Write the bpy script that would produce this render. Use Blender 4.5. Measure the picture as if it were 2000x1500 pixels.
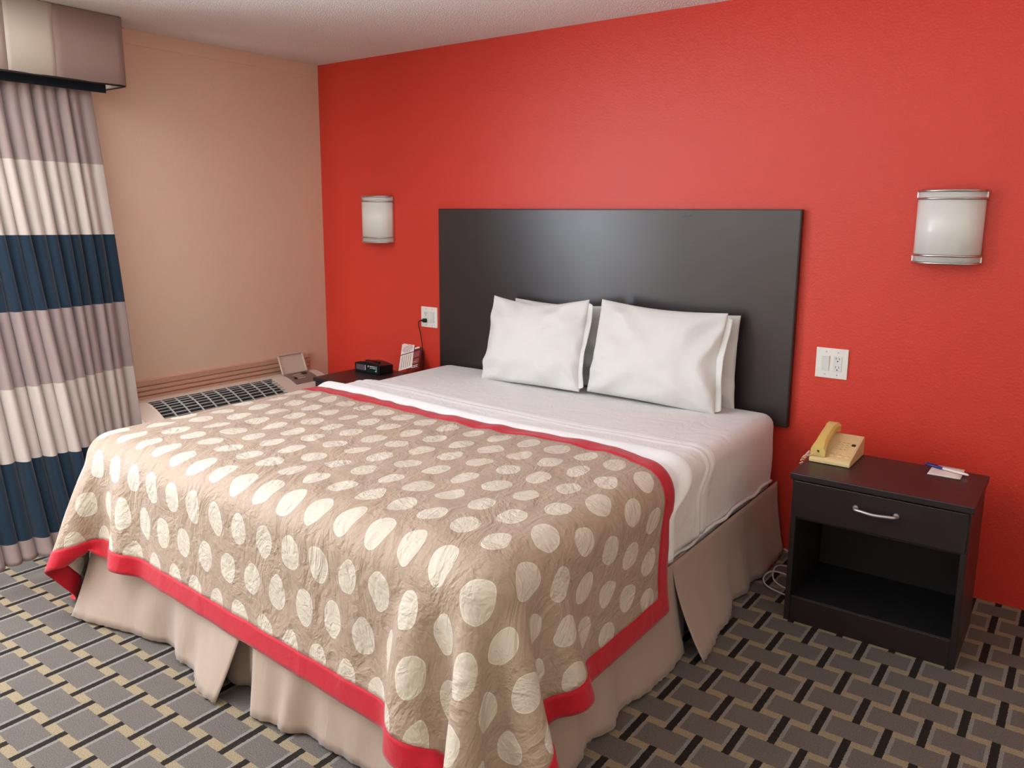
import bpy, bmesh, math, random
import numpy as np
from mathutils import Vector, Matrix, noise

for o in list(bpy.data.objects):
    bpy.data.objects.remove(o, do_unlink=True)
SC = bpy.context.scene
COL = SC.collection
random.seed(7)
R = math.radians

# ------------------------------------------------------------------ camera
def camera():
    yaw, pitch, roll = R(36.4908), R(10.1348), R(-0.3644)
    f = Vector((-math.sin(yaw) * math.cos(pitch), math.cos(yaw) * math.cos(pitch), -math.sin(pitch)))
    r = Vector((math.cos(yaw), math.sin(yaw), 0))
    d = f.cross(r)
    r2 = r * math.cos(roll) + d * math.sin(roll)
    d2 = d * math.cos(roll) - r * math.sin(roll)
    cam = bpy.data.cameras.new('camera')
    co = bpy.data.objects.new('camera', cam)
    COL.objects.link(co)
    m = Matrix((r2, -d2, -f)).transposed().to_4x4()
    m.translation = Vector((4.163, -3.5225, 1.5166))
    co.matrix_world = m
    cam.sensor_width = 36
    cam.lens = 1551.02 / 2000 * 36
    cam.shift_y = -54.93 / 2000
    cam.clip_start = 0.05
    SC.camera = co
camera()

# ------------------------------------------------------------------ world, daylight, exposure
W = bpy.data.worlds.new('daylight_sky')
SC.world = W
W.use_nodes = True
W.node_tree.nodes['Background'].inputs[0].default_value = (0.80, 0.90, 1.0, 1)
W.node_tree.nodes['Background'].inputs[1].default_value = 1.0
SC.view_settings.view_transform = 'Standard'
SC.view_settings.look = 'None'
SC.view_settings.gamma = 1
SC.view_settings.use_curve_mapping = False
SC.view_settings.exposure = 0.62

WIN_Y0, WIN_Y1, WIN_Z0, WIN_Z1 = -4.10, -1.98, 0.45, 2.20      # window opening in the left wall
def daylight():
    """sky light and an added upward fill for the ceiling, both through the window"""
    for nm, energy, tilt, col in (('window_sky_light', 68, 0, (0.87, 0.96, 1.07)), ('window_upward_fill', 350, 56, (0.87, 0.97, 1.08))):  # the tilted lamp is an unseen fill added to brighten the ceiling
        l = bpy.data.lights.new(nm, 'AREA')
        l.shape = 'RECTANGLE'
        l.size = (WIN_Z1 - WIN_Z0 - 0.06) * (0.7 if tilt else 1)
        l.size_y = WIN_Y1 - WIN_Y0 - 0.06
        l.energy = energy
        l.color = col
        if tilt: l.spread = R(118)
        o = bpy.data.objects.new(nm, l)
        COL.objects.link(o)
        o.location = (-0.16 if not tilt else -0.62, (WIN_Y0 + WIN_Y1) / 2, (WIN_Z0 + WIN_Z1) / 2 - (0.45 if tilt else 0))
        o.rotation_euler = (0, R(-90 - tilt), 0)      # -Z of the lamp looks along +X, into the room
daylight()

# ------------------------------------------------------------------ helpers
def lin(c):
    return tuple((v / 255 / 12.92) if v / 255 <= 0.04045 else ((v / 255 + 0.055) / 1.055) ** 2.4 for v in c) + (1,)

class NT:
    """small expression builder for shader nodes"""
    def __init__(s, name):
        s.m = bpy.data.materials.new(name)
        s.m.use_nodes = True
        s.t = s.m.node_tree
        s.b = s.t.nodes['Principled BSDF']
    def node(s, typ, **kw):
        n = s.t.nodes.new(typ)
        for k, v in kw.items():
            setattr(n, k, v)
        return n
    def put(s, sock, v):
        if isinstance(v, bpy.types.NodeSocket):
            s.t.links.new(v, sock)
        else:
            sock.default_value = v
    def op(s, o, a, b=None, c=None):
        n = s.node('ShaderNodeMath', operation=o)
        s.put(n.inputs[0], a)
        if b is not None: s.put(n.inputs[1], b)
        if c is not None: s.put(n.inputs[2], c)
        return n.outputs[0]
    def mix(s, f, a, b):
        n = s.node('ShaderNodeMix', data_type='RGBA')
        s.put(n.inputs[0], f); s.put(n.inputs[6], a); s.put(n.inputs[7], b)
        return n.outputs[2]
    def coord(s, which='Object'):
        return s.node('ShaderNodeTexCoord').outputs[which]
    def xyz(s, v):
        n = s.node('ShaderNodeSeparateXYZ'); s.put(n.inputs[0], v)
        return n.outputs
    def noise(s, vec, scale, detail=3, rough=0.55, dist=0.0):
        n = s.node('ShaderNodeTexNoise')
        s.put(n.inputs['Vector'], vec)
        n.inputs['Scale'].default_value = scale
        n.inputs['Detail'].default_value = detail
        n.inputs['Roughness'].default_value = rough
        n.inputs['Distortion'].default_value = dist
        return n.outputs[0]
    def scaled(s, vec, sc):
        n = s.node('ShaderNodeMapping'); s.put(n.inputs[0], vec); n.inputs['Scale'].default_value = sc
        return n.outputs[0]
    def bump(s, h, strength=0.3, dist=0.01, normal=None):
        n = s.node('ShaderNodeBump')
        n.inputs['Strength'].default_value = strength
        n.inputs['Distance'].default_value = dist
        s.put(n.inputs['Height'], h)
        if normal is not None: s.put(n.inputs['Normal'], normal)
        s.t.links.new(n.outputs[0], s.b.inputs['Normal'])
        return n.outputs[0]
    def set(s, color=None, rough=0.6, metal=0.0, spec=0.5, sheen=0.0):
        if color is not None: s.put(s.b.inputs['Base Color'], color)
        s.put(s.b.inputs['Roughness'], rough)
        s.b.inputs['Metallic'].default_value = metal
        s.b.inputs['Specular IOR Level'].default_value = spec
        s.b.inputs['Sheen Weight'].default_value = sheen
        return s.m

def plain(name, rgb, rough=0.5, metal=0.0, spec=0.5, var=0.06, scale=30, bump=0.0, bdist=0.002):
    n = NT(name)
    c = n.coord()
    nz = n.noise(c, scale)
    base = lin(rgb)
    lo = tuple(v * (1 - var) for v in base[:3]) + (1,)
    hi = tuple(min(1, v * (1 + var)) for v in base[:3]) + (1,)
    n.set(n.mix(nz, lo, hi), rough, metal, spec)
    if bump: n.bump(n.noise(c, scale * 6), bump, bdist)
    return n.m

def obj(name, verts, faces, mat, parent=None, smooth=False, uv=None):
    me = bpy.data.meshes.new(name)
    me.from_pydata([tuple(v) for v in verts], [], [tuple(f) for f in faces])
    me.update()
    if uv is not None:
        l = me.uv_layers.new(name='UVMap')
        for lp in me.loops:
            l.data[lp.index].uv = uv[lp.vertex_index]
    o = bpy.data.objects.new(name, me)
    COL.objects.link(o)
    if mat: me.materials.append(mat)
    if smooth: me.shade_smooth()
    if parent: o.parent = parent
    return o

def from_bm(name, bm, mat, parent=None, smooth=False):
    me = bpy.data.meshes.new(name)
    bm.normal_update()
    bm.to_mesh(me); bm.free()
    o = bpy.data.objects.new(name, me)
    COL.objects.link(o)
    if mat: me.materials.append(mat)
    if smooth: me.shade_smooth()
    if parent: o.parent = parent
    return o

def add_box(bm, x0, x1, y0, y1, z0, z1, bev=0.0, seg=2):
    r = bmesh.ops.create_cube(bm, size=1)
    vs = r['verts']
    for v in vs:
        v.co = Vector(((x0 + x1) / 2 + v.co.x * (x1 - x0), (y0 + y1) / 2 + v.co.y * (y1 - y0), (z0 + z1) / 2 + v.co.z * (z1 - z0)))
    if bev:
        es = list({e for v in vs for e in v.link_edges})
        bmesh.ops.bevel(bm, geom=es, offset=bev, segments=seg, affect='EDGES', profile=0.5)

def box(name, x0, x1, y0, y1, z0, z1, mat, parent=None, bev=0.002, seg=2):
    bm = bmesh.new()
    add_box(bm, x0, x1, y0, y1, z0, z1, bev, seg)
    return from_bm(name, bm, mat, parent)

def tube_mesh(pts, rad, n=8, caps=True):
    """verts, faces of a tube along a polyline; rad may be a list"""
    pts = [Vector(p) for p in pts]
    V, F = [], []
    up = None
    for i, p in enumerate(pts):
        t = (pts[min(i + 1, len(pts) - 1)] - pts[max(i - 1, 0)]).normalized()
        if up is None:
            up = Vector((0, 0, 1)) if abs(t.z) < 0.9 else Vector((1, 0, 0))
        a = t.cross(up)
        if a.length < 1e-6: a = t.cross(Vector((0.3, 1, 0.2)))
        a.normalize(); b = t.cross(a).normalized(); up = a.cross(t)
        rr = rad[i] if isinstance(rad, (list, tuple)) else rad
        for k in range(n):
            w = 2 * math.pi * k / n
            V.append(p + a * math.cos(w) * rr + b * math.sin(w) * rr)
    for i in range(len(pts) - 1):
        for k in range(n):
            k2 = (k + 1) % n
            F.append((i * n + k, i * n + k2, (i + 1) * n + k2, (i + 1) * n + k))
    if caps:
        F.append(tuple(range(n))[::-1])
        F.append(tuple((len(pts) - 1) * n + k for k in range(n)))
    return V, F

def tube(name, pts, rad, mat, parent=None, n=8):
    V, F = tube_mesh(pts, rad, n)
    return obj(name, V, F, mat, parent, True)

def spline(pts, n=12):
    """Catmull-Rom through pts"""
    P = [Vector(p) for p in pts]
    P = [P[0] * 2 - P[1]] + P + [P[-1] * 2 - P[-2]]
    out = []
    for i in range(1, len(P) - 2):
        for k in range(n):
            t = k / n
            a, b, c, d = P[i - 1:i + 3]
            out.append(0.5 * ((2 * b) + (c - a) * t + (2 * a - 5 * b + 4 * c - d) * t * t + (3 * b - a - 3 * c + d) * t ** 3))
    out.append(P[-2])
    return out

def grid_faces(nu, nv, flip=False):
    F = []
    for i in range(nu - 1):
        for j in range(nv - 1):
            a = i * nv + j
            q = (a, a + nv, a + nv + 1, a + 1)
            F.append(q[::-1] if flip else q)
    return F

def extrude_profile(name, prof, y0, y1, mat, parent=None, smooth=False):
    """closed (x, z) profile swept along y"""
    n = len(prof)
    V = [(x, y0, z) for x, z in prof] + [(x, y1, z) for x, z in prof]
    F = [(k, (k + 1) % n, n + (k + 1) % n, n + k) for k in range(n)]
    F += [tuple(range(n))[::-1], tuple(range(n, 2 * n))]
    bm = bmesh.new()
    bv = [bm.verts.new(v) for v in V]
    for f in F: bm.faces.new([bv[k] for k in f])
    bmesh.ops.recalc_face_normals(bm, faces=bm.faces)
    return from_bm(name, bm, mat, parent, smooth)

def thing(name, label, cat, loc=(0, 0, 0), group=None):
    o = bpy.data.objects.new(name, None)
    o.empty_display_size = 0.1
    COL.objects.link(o)
    o.location = loc
    tag(o, label, cat, group)
    return o

def tag(o, label, cat, group=None):
    o['label'] = label; o['category'] = cat
    if group: o['group'] = group
    return o

def adopt(root, *objs):
    """parent world-space meshes to a thing's Empty without moving them"""
    for o in objs:
        o.parent = root
        o.matrix_parent_inverse = Matrix.Translation(-Vector(root.location))

def structure(o):
    o['kind'] = 'structure'
    return o

def smoothstep(a, b, x):
    t = min(1, max(0, (x - a) / (b - a)))
    return t * t * (3 - 2 * t)

def subsurf(o, lv=1):
    m = o.modifiers.new('subdivision', 'SUBSURF'); m.levels = lv; m.render_levels = lv
def solid(o, t, off=-1):
    m = o.modifiers.new('thickness', 'SOLIDIFY'); m.thickness = t; m.offset = off

# ------------------------------------------------------------------ materials
def wall_paint(name, rgb, rough, peel, spec=0.5):
    n = NT(name)
    c = n.coord()
    big = n.noise(c, 1.3, 2)
    base = lin(rgb)
    n.set(n.mix(big, tuple(v * 0.96 for v in base[:3]) + (1,), tuple(min(1, v * 1.04) for v in base[:3]) + (1,)), rough, 0, spec)
    h = n.op('ADD', n.noise(c, 110, 2, 0.5), n.op('MULTIPLY', n.noise(c, 30, 2), 0.8))
    n.bump(h, peel, 0.004)
    return n.m

M_RED = wall_paint('red_wall_paint', (216, 60, 44), 0.40, 0.25)
M_TAN = wall_paint('tan_wall_paint', (224, 192, 166), 0.55, 0.22)
M_CREAM = wall_paint('off_white_wall_paint', (230, 218, 200), 0.6, 0.2)

def ceiling_mat():
    n = NT('popcorn_ceiling')
    c = n.coord()
    v = n.node('ShaderNodeTexVoronoi'); n.put(v.inputs['Vector'], c); v.inputs['Scale'].default_value = 130
    h = n.op('ADD', n.op('MULTIPLY', v.outputs['Distance'], -0.9), n.noise(c, 200, 3))
    sp = n.noise(c, 160, 2)
    n.set(n.mix(sp, lin((226, 220, 216)), lin((250, 247, 244))), 0.9, 0, 0.2)
    n.bump(h, 0.7, 0.006)
    return n.m
M_CEIL = ceiling_mat()

def carpet_mat():
    """woven basket pattern: grey blocks, dark bars between them, tan dashes, pale block ends"""
    n = NT('patterned_carpet')
    c = n.coord()
    x, y, z = n.xyz(c)
    wob = n.op('MULTIPLY', n.op('SUBTRACT', n.noise(c, 90, 2), 0.5), 0.006)
    PX, PY, X0, Y0 = 0.177, 0.2476, 3.535, -1.1935
    def cell(v, p, o):
        w = n.op('SUBTRACT', v, o - p / 2)
        m = n.op('FLOORED_MODULO', w, p)
        return n.op('ABSOLUTE', n.op('SUBTRACT', m, p / 2))
    xw, yw = n.op('ADD', x, wob), n.op('ADD', y, wob)
    def family(ox, oy):
        dx, dy = cell(xw, PX, ox), cell(yw, PY, oy)
        inrow = n.op('LESS_THAN', dy, 0.047)
        blk = n.op('MULTIPLY', inrow, n.op('LESS_THAN', dx, 0.0655))
        edge = n.op('MULTIPLY', inrow, n.op('MULTIPLY', n.op('GREATER_THAN', dx, 0.0655), n.op('LESS_THAN', dx, 0.0765)))
        bar = n.op('MULTIPLY', n.op('SUBTRACT', 1.0, inrow), n.op('LESS_THAN', dx, 0.0115))
        return blk, edge, bar
    b1, e1, k1 = family(X0, Y0)
    b2, e2, k2 = family(X0 + PX / 2, Y0 + PY / 2)
    blk, edge, bar = n.op('MAXIMUM', b1, b2), n.op('MAXIMUM', e1, e2), n.op('MAXIMUM', k1, k2)
    col = n.mix(edge, lin((150, 134, 108)), lin((134, 129, 122)))
    col = n.mix(blk, col, lin((107, 99, 92)))
    col = n.mix(bar, col, lin((44, 38, 34)))
    pile = n.noise(c, 260, 2, 0.6)
    pm = n.op('MULTIPLY_ADD', pile, 1.3, 0.35)
    mm = n.node('ShaderNodeMix', data_type='RGBA', blend_type='MULTIPLY')
    mm.inputs[0].default_value = 1
    n.put(mm.inputs[6], col)
    cx = n.node('ShaderNodeCombineColor')
    for i in range(3): n.put(cx.inputs[i], pm)
    n.put(mm.inputs[7], cx.outputs[0])
    n.set(mm.outputs[2], 0.95, 0, 0.1)
    n.bump(n.op('ADD', pile, n.op('MULTIPLY', bar, -0.6)), 0.6, 0.006)
    return n.m
M_CARPET = carpet_mat()

def wood_mat(name, rgb, rough):
    n = NT(name)
    c = n.coord()
    g = n.noise(n.scaled(c, (3, 40, 40)), 4, 5, 0.6, 0.6)
    base = lin(rgb)
    n.set(n.mix(g, tuple(v * 0.75 for v in base[:3]) + (1,), tuple(v * 1.25 for v in base[:3]) + (1,)),
          n.op('MULTIPLY_ADD', n.noise(c, 3, 3), 0.12, rough - 0.06), 0, 0.5)
    n.bump(g, 0.04, 0.001)
    return n.m
M_ESPRESSO = wood_mat('espresso_laminate', (38, 30, 30), 0.36)
M_HEAD = wood_mat('dark_headboard_laminate', (40, 34, 36), 0.30)
M_HEAD.node_tree.nodes['Principled BSDF'].inputs['Specular IOR Level'].default_value = 0.8
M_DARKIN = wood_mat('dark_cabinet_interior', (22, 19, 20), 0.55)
M_OAKTRIM = wood_mat('tan_painted_trim', (198, 154, 130), 0.5)

M_NICKEL = plain('brushed_nickel', (205, 200, 196), 0.28, 1.0)
M_HANDLE = plain('satin_silver_handle', (196, 192, 190), 0.35, 0.85)
M_SHADE = plain('frosted_white_acrylic', (228, 228, 222), 0.24, 0, 0.5, 0.02)
M_PLATE = plain('white_plastic_plate', (240, 236, 228), 0.35, 0, 0.5, 0.02)
M_DEVICE = plain('white_plastic_device', (228, 230, 224), 0.3, 0, 0.5, 0.02)
M_SLOT = plain('dark_slot', (28, 26, 24), 0.6)
M_BLACKPL = plain('black_plastic', (20, 20, 22), 0.3)
M_BLACKCORD = plain('black_cord_rubber', (16, 15, 15), 0.5)
M_REDDARK = plain('maroon_card', (96, 24, 26), 0.5)
M_CARDW = plain('white_card', (240, 232, 224), 0.5)
M_PINKCARD = plain('pink_printed_card', (150, 84, 82), 0.5)
M_INK = plain('grey_print', (128, 116, 112), 0.6)
M_INKBLK = plain('black_print', (30, 24, 24), 0.6)
M_LCD = plain('dark_green_display', (18, 38, 38), 0.15)
M_CLOCKPANEL = plain('grey_clock_panel', (92, 84, 90), 0.35)
M_PRINTW = plain('white_print', (220, 225, 225), 0.5)
M_PHONE = plain('cream_phone_plastic', (226, 200, 146), 0.42, 0, 0.5, 0.03)
M_PHONEY = plain('yellowed_phone_plastic', (222, 192, 110), 0.4, 0, 0.5, 0.03)
M_PHONEKEY = plain('phone_key_print', (150, 112, 84), 0.5)
M_CORDPINK = plain('cream_coiled_cord', (230, 190, 170), 0.45)
M_PENBLUE = plain('blue_pen_cap', (48, 44, 120), 0.35)
M_PENWHITE = plain('white_pen_barrel', (238, 232, 228), 0.35)
M_WIRE = plain('white_cable', (200, 196, 186), 0.5)
M_ACBODY = plain('beige_air_conditioner_plastic', (206, 190, 172), 0.5, 0, 0.4, 0.03)
M_ACGRILL = plain('grey_louvre_plastic', (168, 166, 160), 0.5)
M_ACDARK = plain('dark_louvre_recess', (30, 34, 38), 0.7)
M_ACPANEL = plain('brown_control_panel', (118, 102, 94), 0.45)
M_GLASS = None
M_WINFRAME = plain('white_window_frame', (232, 232, 230), 0.4)

def fabric(name, rgb, rough=0.85, wr=0.35, wscale=9.0, weave=700, sheen=0.2, stretch=(1, 1, 1)):
    n = NT(name)
    c = n.coord()
    base = lin(rgb)
    nz = n.noise(c, 5, 3)
    n.set(n.mix(nz, tuple(v * 0.95 for v in base[:3]) + (1,), tuple(min(1, v * 1.04) for v in base[:3]) + (1,)), rough, 0, 0.25, sheen)
    cs = n.scaled(c, stretch)
    a = n.noise(cs, wscale, 4, 0.55, 0.8)
    rid = n.op('ABSOLUTE', n.op('SUBTRACT', a, 0.5))
    h = n.op('ADD', n.op('MULTIPLY', rid, -1.2), n.op('MULTIPLY', n.noise(c, weave, 1), 0.02))
    n.bump(h, wr, 0.02)
    return n.m
M_SHEET = fabric('white_bed_linen', (232, 229, 226), 0.8, 0.5, 6)
M_PILLOW = fabric('white_pillowcase_cotton', (224, 222, 218), 0.85, 0.28, 5)
M_BLANKET = fabric('white_blanket', (236, 234, 231), 0.9, 0.15, 5)
M_SKIRT = fabric('taupe_bed_skirt_fabric', (172, 150, 134), 0.8, 0.25, 7, stretch=(1, 1, 0.35))
M_TRIM = fabric('red_satin_border', (186, 12, 34), 0.6, 0.25, 9)
M_BOX = plain('box_spring_ticking', (150, 132, 118), 0.9)
M_LINING = fabric('pale_valance_lining', (222, 214, 204), 0.9, 0.1, 4)
M_VCREAM = fabric('cream_valance_cloth', (206, 192, 174), 0.85, 0.08, 4)
M_VGREY = fabric('greige_valance_cloth', (188, 170, 154), 0.85, 0.08, 4)
M_VMAUVE = fabric('mauve_valance_cloth', (160, 134, 126), 0.85, 0.08, 4)
M_NAVYBAND = fabric('dark_teal_band_cloth', (18, 30, 38), 0.9, 0.05, 4)
M_PIPING = plain('black_piping', (20, 16, 16), 0.7)

def spread_mat():
    n = NT('dotted_bedspread_fabric')
    uv = n.node('ShaderNodeUVMap').outputs[0]
    c = n.coord()
    u, v, _ = n.xyz(uv)
    DX, DY = 0.123, 0.139
    w1 = n.op('MULTIPLY', n.op('SUBTRACT', n.noise(uv, 9, 1), 0.5), 0.035)
    w2 = n.op('MULTIPLY', n.op('SUBTRACT', n.noise(n.scaled(uv, (1.3, 0.8, 1)), 11, 1), 0.5), 0.035)
    vv = n.op('ADD', v, w2)
    row = n.op('FLOOR', n.op('DIVIDE', vv, DY))
    uu = n.op('ADD', n.op('ADD', u, w1), n.op('MULTIPLY', n.op('FLOORED_MODULO', row, 2.0), DX / 2))
    du = n.op('SUBTRACT', n.op('FLOORED_MODULO', uu, DX), DX / 2)
    dv = n.op('SUBTRACT', n.op('FLOORED_MODULO', vv, DY), DY / 2)
    d = n.op('SQRT', n.op('ADD', n.op('POWER', n.op('DIVIDE', du, 0.0370), 2.0), n.op('POWER', n.op('DIVIDE', dv, 0.0505), 2.0)))
    dot = n.op('LESS_THAN', d, 1.0)
    rim = n.op('MULTIPLY', dot, n.op('GREATER_THAN', d, 0.955))
    nz = n.noise(uv, 600, 1)
    ground = n.mix(nz, lin((164, 140, 119)), lin((177, 153, 131)))
    spot = n.mix(nz, lin((200, 187, 168)), lin((212, 199, 180)))
    col = n.mix(dot, ground, spot)
    col = n.mix(rim, col, lin((218, 207, 190)))
    n.set(col, n.op('MULTIPLY_ADD', dot, 0.08, 0.58), 0, 0.3, 0.15)
    a = n.noise(n.scaled(uv, (1.0, 0.7, 1)), 7, 4, 0.6, 1.2)
    rid = n.op('ABSOLUTE', n.op('SUBTRACT', a, 0.5))
    b = n.noise(uv, 26, 3, 0.6, 1.0)
    h = n.op('ADD', n.op('MULTIPLY', rid, -1.0), n.op('MULTIPLY', b, 0.25))
    n.bump(h, 0.85, 0.028)
    return n.m
M_SPREAD = spread_mat()

def curtain_mat():
    """bands sewn across the cloth: v of the UV is the height along the cloth in metres"""
    n = NT('banded_curtain_cloth')
    uv = n.node('ShaderNodeUVMap').outputs[0]
    u, v, _ = n.xyz(uv)
    ramp = n.node('ShaderNodeValToRGB')
    ramp.color_ramp.interpolation = 'CONSTANT'
    n.put(ramp.inputs[0], n.op('DIVIDE', v, 2.2))
    mauve, cream, navy = lin((154, 135, 130)), lin((194, 180, 170)), lin((25, 43, 59))
    stops = [(0.0, mauve), (0.115, navy), (0.44, cream), (0.755, mauve), (1.08, navy), (1.41, cream), (1.75, mauve)]
    el = ramp.color_ramp.elements
    el[0].position = 0; el[0].color = mauve
    el[1].position = 0.115 / 2.2; el[1].color = navy
    for p, c in stops[2:]:
        e = el.new(p / 2.2); e.color = c
    n.set(ramp.outputs[0], 0.85, 0, 0.2, 0.2)
    n.bump(n.op('ADD', n.noise(n.scaled(uv, (1, 0.4, 1)), 9, 3), n.op('MULTIPLY', n.noise(uv, 800, 1), 0.05)), 0.25, 0.012)
    return n.m
M_CURTAIN = curtain_mat()

# ------------------------------------------------------------------ the room
RX, RY, RZ = 4.95, -5.3, 2.44
def room():
    T = 0.12
    structure(box('floor', -T, RX + T, RY - T, T, -0.1, 0.0, M_CARPET, bev=0))
    structure(box('ceiling', -T, RX + T, RY - T, T, RZ, RZ + 0.1, M_CEIL, bev=0))
    structure(box('wall_back', -T, RX + T, 0, T, 0, RZ, M_RED, bev=0))
    structure(box('wall_right', RX, RX + T, RY, 0, 0, RZ, M_CREAM, bev=0))
    structure(box('wall_front', -T, RX + T, RY - T, RY, 0, RZ, M_CREAM, bev=0))
    bm = bmesh.new()
    add_box(bm, -T, 0, WIN_Y1, 0, 0, RZ)
    add_box(bm, -T, 0, RY, WIN_Y0, 0, RZ)
    add_box(bm, -T, 0, WIN_Y0, WIN_Y1, 0, WIN_Z0)
    add_box(bm, -T, 0, WIN_Y0, WIN_Y1, WIN_Z1, RZ)
    structure(from_bm('wall_left', bm, M_TAN))
    # window, mostly out of the picture: it lets the daylight in
    w = bpy.data.objects.new('window_1', None); COL.objects.link(w); structure(w)
    w.location = (0, (WIN_Y0 + WIN_Y1) / 2, WIN_Z0)
    fr = bmesh.new()
    for a, b, c, d in ((WIN_Y0, WIN_Y0 + 0.05, WIN_Z0, WIN_Z1), (WIN_Y1 - 0.05, WIN_Y1, WIN_Z0, WIN_Z1),
                       (WIN_Y0, WIN_Y1, WIN_Z0, WIN_Z0 + 0.05), (WIN_Y0, WIN_Y1, WIN_Z1 - 0.05, WIN_Z1),
                       ((WIN_Y0 + WIN_Y1) / 2 - 0.025, (WIN_Y0 + WIN_Y1) / 2 + 0.025, WIN_Z0, WIN_Z1)):
        add_box(fr, -0.10, -0.05, a, b, c, d)
    adopt(w, from_bm('window_frame', fr, M_WINFRAME))
    g = NT('window_glass')
    tr = g.node('ShaderNodeBsdfTransparent'); gl = g.node('ShaderNodeBsdfGlossy'); gl.inputs['Roughness'].default_value = 0.02
    mx = g.node('ShaderNodeMixShader'); mx.inputs[0].default_value = 0.05
    g.t.links.new(tr.outputs[0], mx.inputs[1]); g.t.links.new(gl.outputs[0], mx.inputs[2])
    g.t.links.new(mx.outputs[0], g.t.nodes['Material Output'].inputs[0])
    ym = (WIN_Y0 + WIN_Y1) / 2
    for a, b in ((WIN_Y0 + 0.05, ym - 0.025), (ym + 0.025, WIN_Y1 - 0.05)):
        adopt(w, box('pane', -0.078, -0.072, a, b, WIN_Z0 + 0.05, WIN_Z1 - 0.05, g.m, bev=0))
    # painted board under the ceiling on the tan wall
    structure(box('trim_1', 0, 0.006, RY, -0.003, 2.366, RZ, M_TAN, bev=0.0015))
    # ribbed wooden rail above the air conditioner
    prof = [(0, .500), (.018, .500), (.018, .515), (.010, .520), (.022, .524), (.022, .541), (.012, .546), (.022, .550),
            (.022, .567), (.012, .572), (.020, .576), (.020, .604), (.012, .609), (0, .609)]
    structure(extrude_profile('trim_2', prof, -1.98, -0.165, M_OAKTRIM))
room()

# ------------------------------------------------------------------ bed
BX0, BX1, BYF, BYH, BZ = 1.13, 3.07, -2.15, -0.05, 0.652      # mattress
def bed():
    b = thing('bed', 'king bed mattress fitted with a white sheet below the headboard', 'bed', ((BX0 + BX1) / 2, -1.1, 0))
    # mattress: rounded box, gently crowned, side slightly slumped
    bm = bmesh.new()
    add_box(bm, BX0, BX1, BYF, BYH, 0.285, BZ)
    bmesh.ops.bevel(bm, geom=bm.edges[:], offset=0.055, segments=5, affect='EDGES', profile=0.5)
    bmesh.ops.subdivide_edges(bm, edges=[e for e in bm.edges if e.calc_length() > 0.25], cuts=24, use_grid_fill=True)
    for v in bm.verts:
        p = v.co
        side = smoothstep(0.60, 0.45, p.z)
        nz = noise.noise(Vector((p.x * 3, p.y * 9, p.z * 5)))
        if p.x > BX1 - 0.03: v.co.x += 0.010 * nz * side
        if p.z > BZ - 0.01: v.co.z += 0.004 * noise.noise(Vector((p.x * 4, p.y * 4, 1)))
    m = from_bm('mattress', bm, M_SHEET, smooth=True)
    s = box('box_spring', BX0 + 0.03, BX1 - 0.02, BYF + 0.05, BYH - 0.01, 0.10, 0.284, M_BOX, bev=0.02)
    # sheet hem tucked along the bottom of the mattress
    pts = [(BX1 + 0.006 + 0.003 * math.sin(k * 1.7), -0.10 - k * 0.045, 0.350 + 0.006 * math.sin(k * 0.9)) for k in range(28)]
    h = tube('sheet_hem', pts, 0.007, M_SHEET, n=6)
    for yy in (BYF + 0.35, -1.1, -0.35):
        for xx in (BX0 + 0.3, BX1 - 0.3):
            adopt(b, box('frame_leg', xx - 0.02, xx + 0.02, yy - 0.02, yy + 0.02, 0, 0.1, M_BLACKPL))
    adopt(b, m, s, h)
bed()

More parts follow.
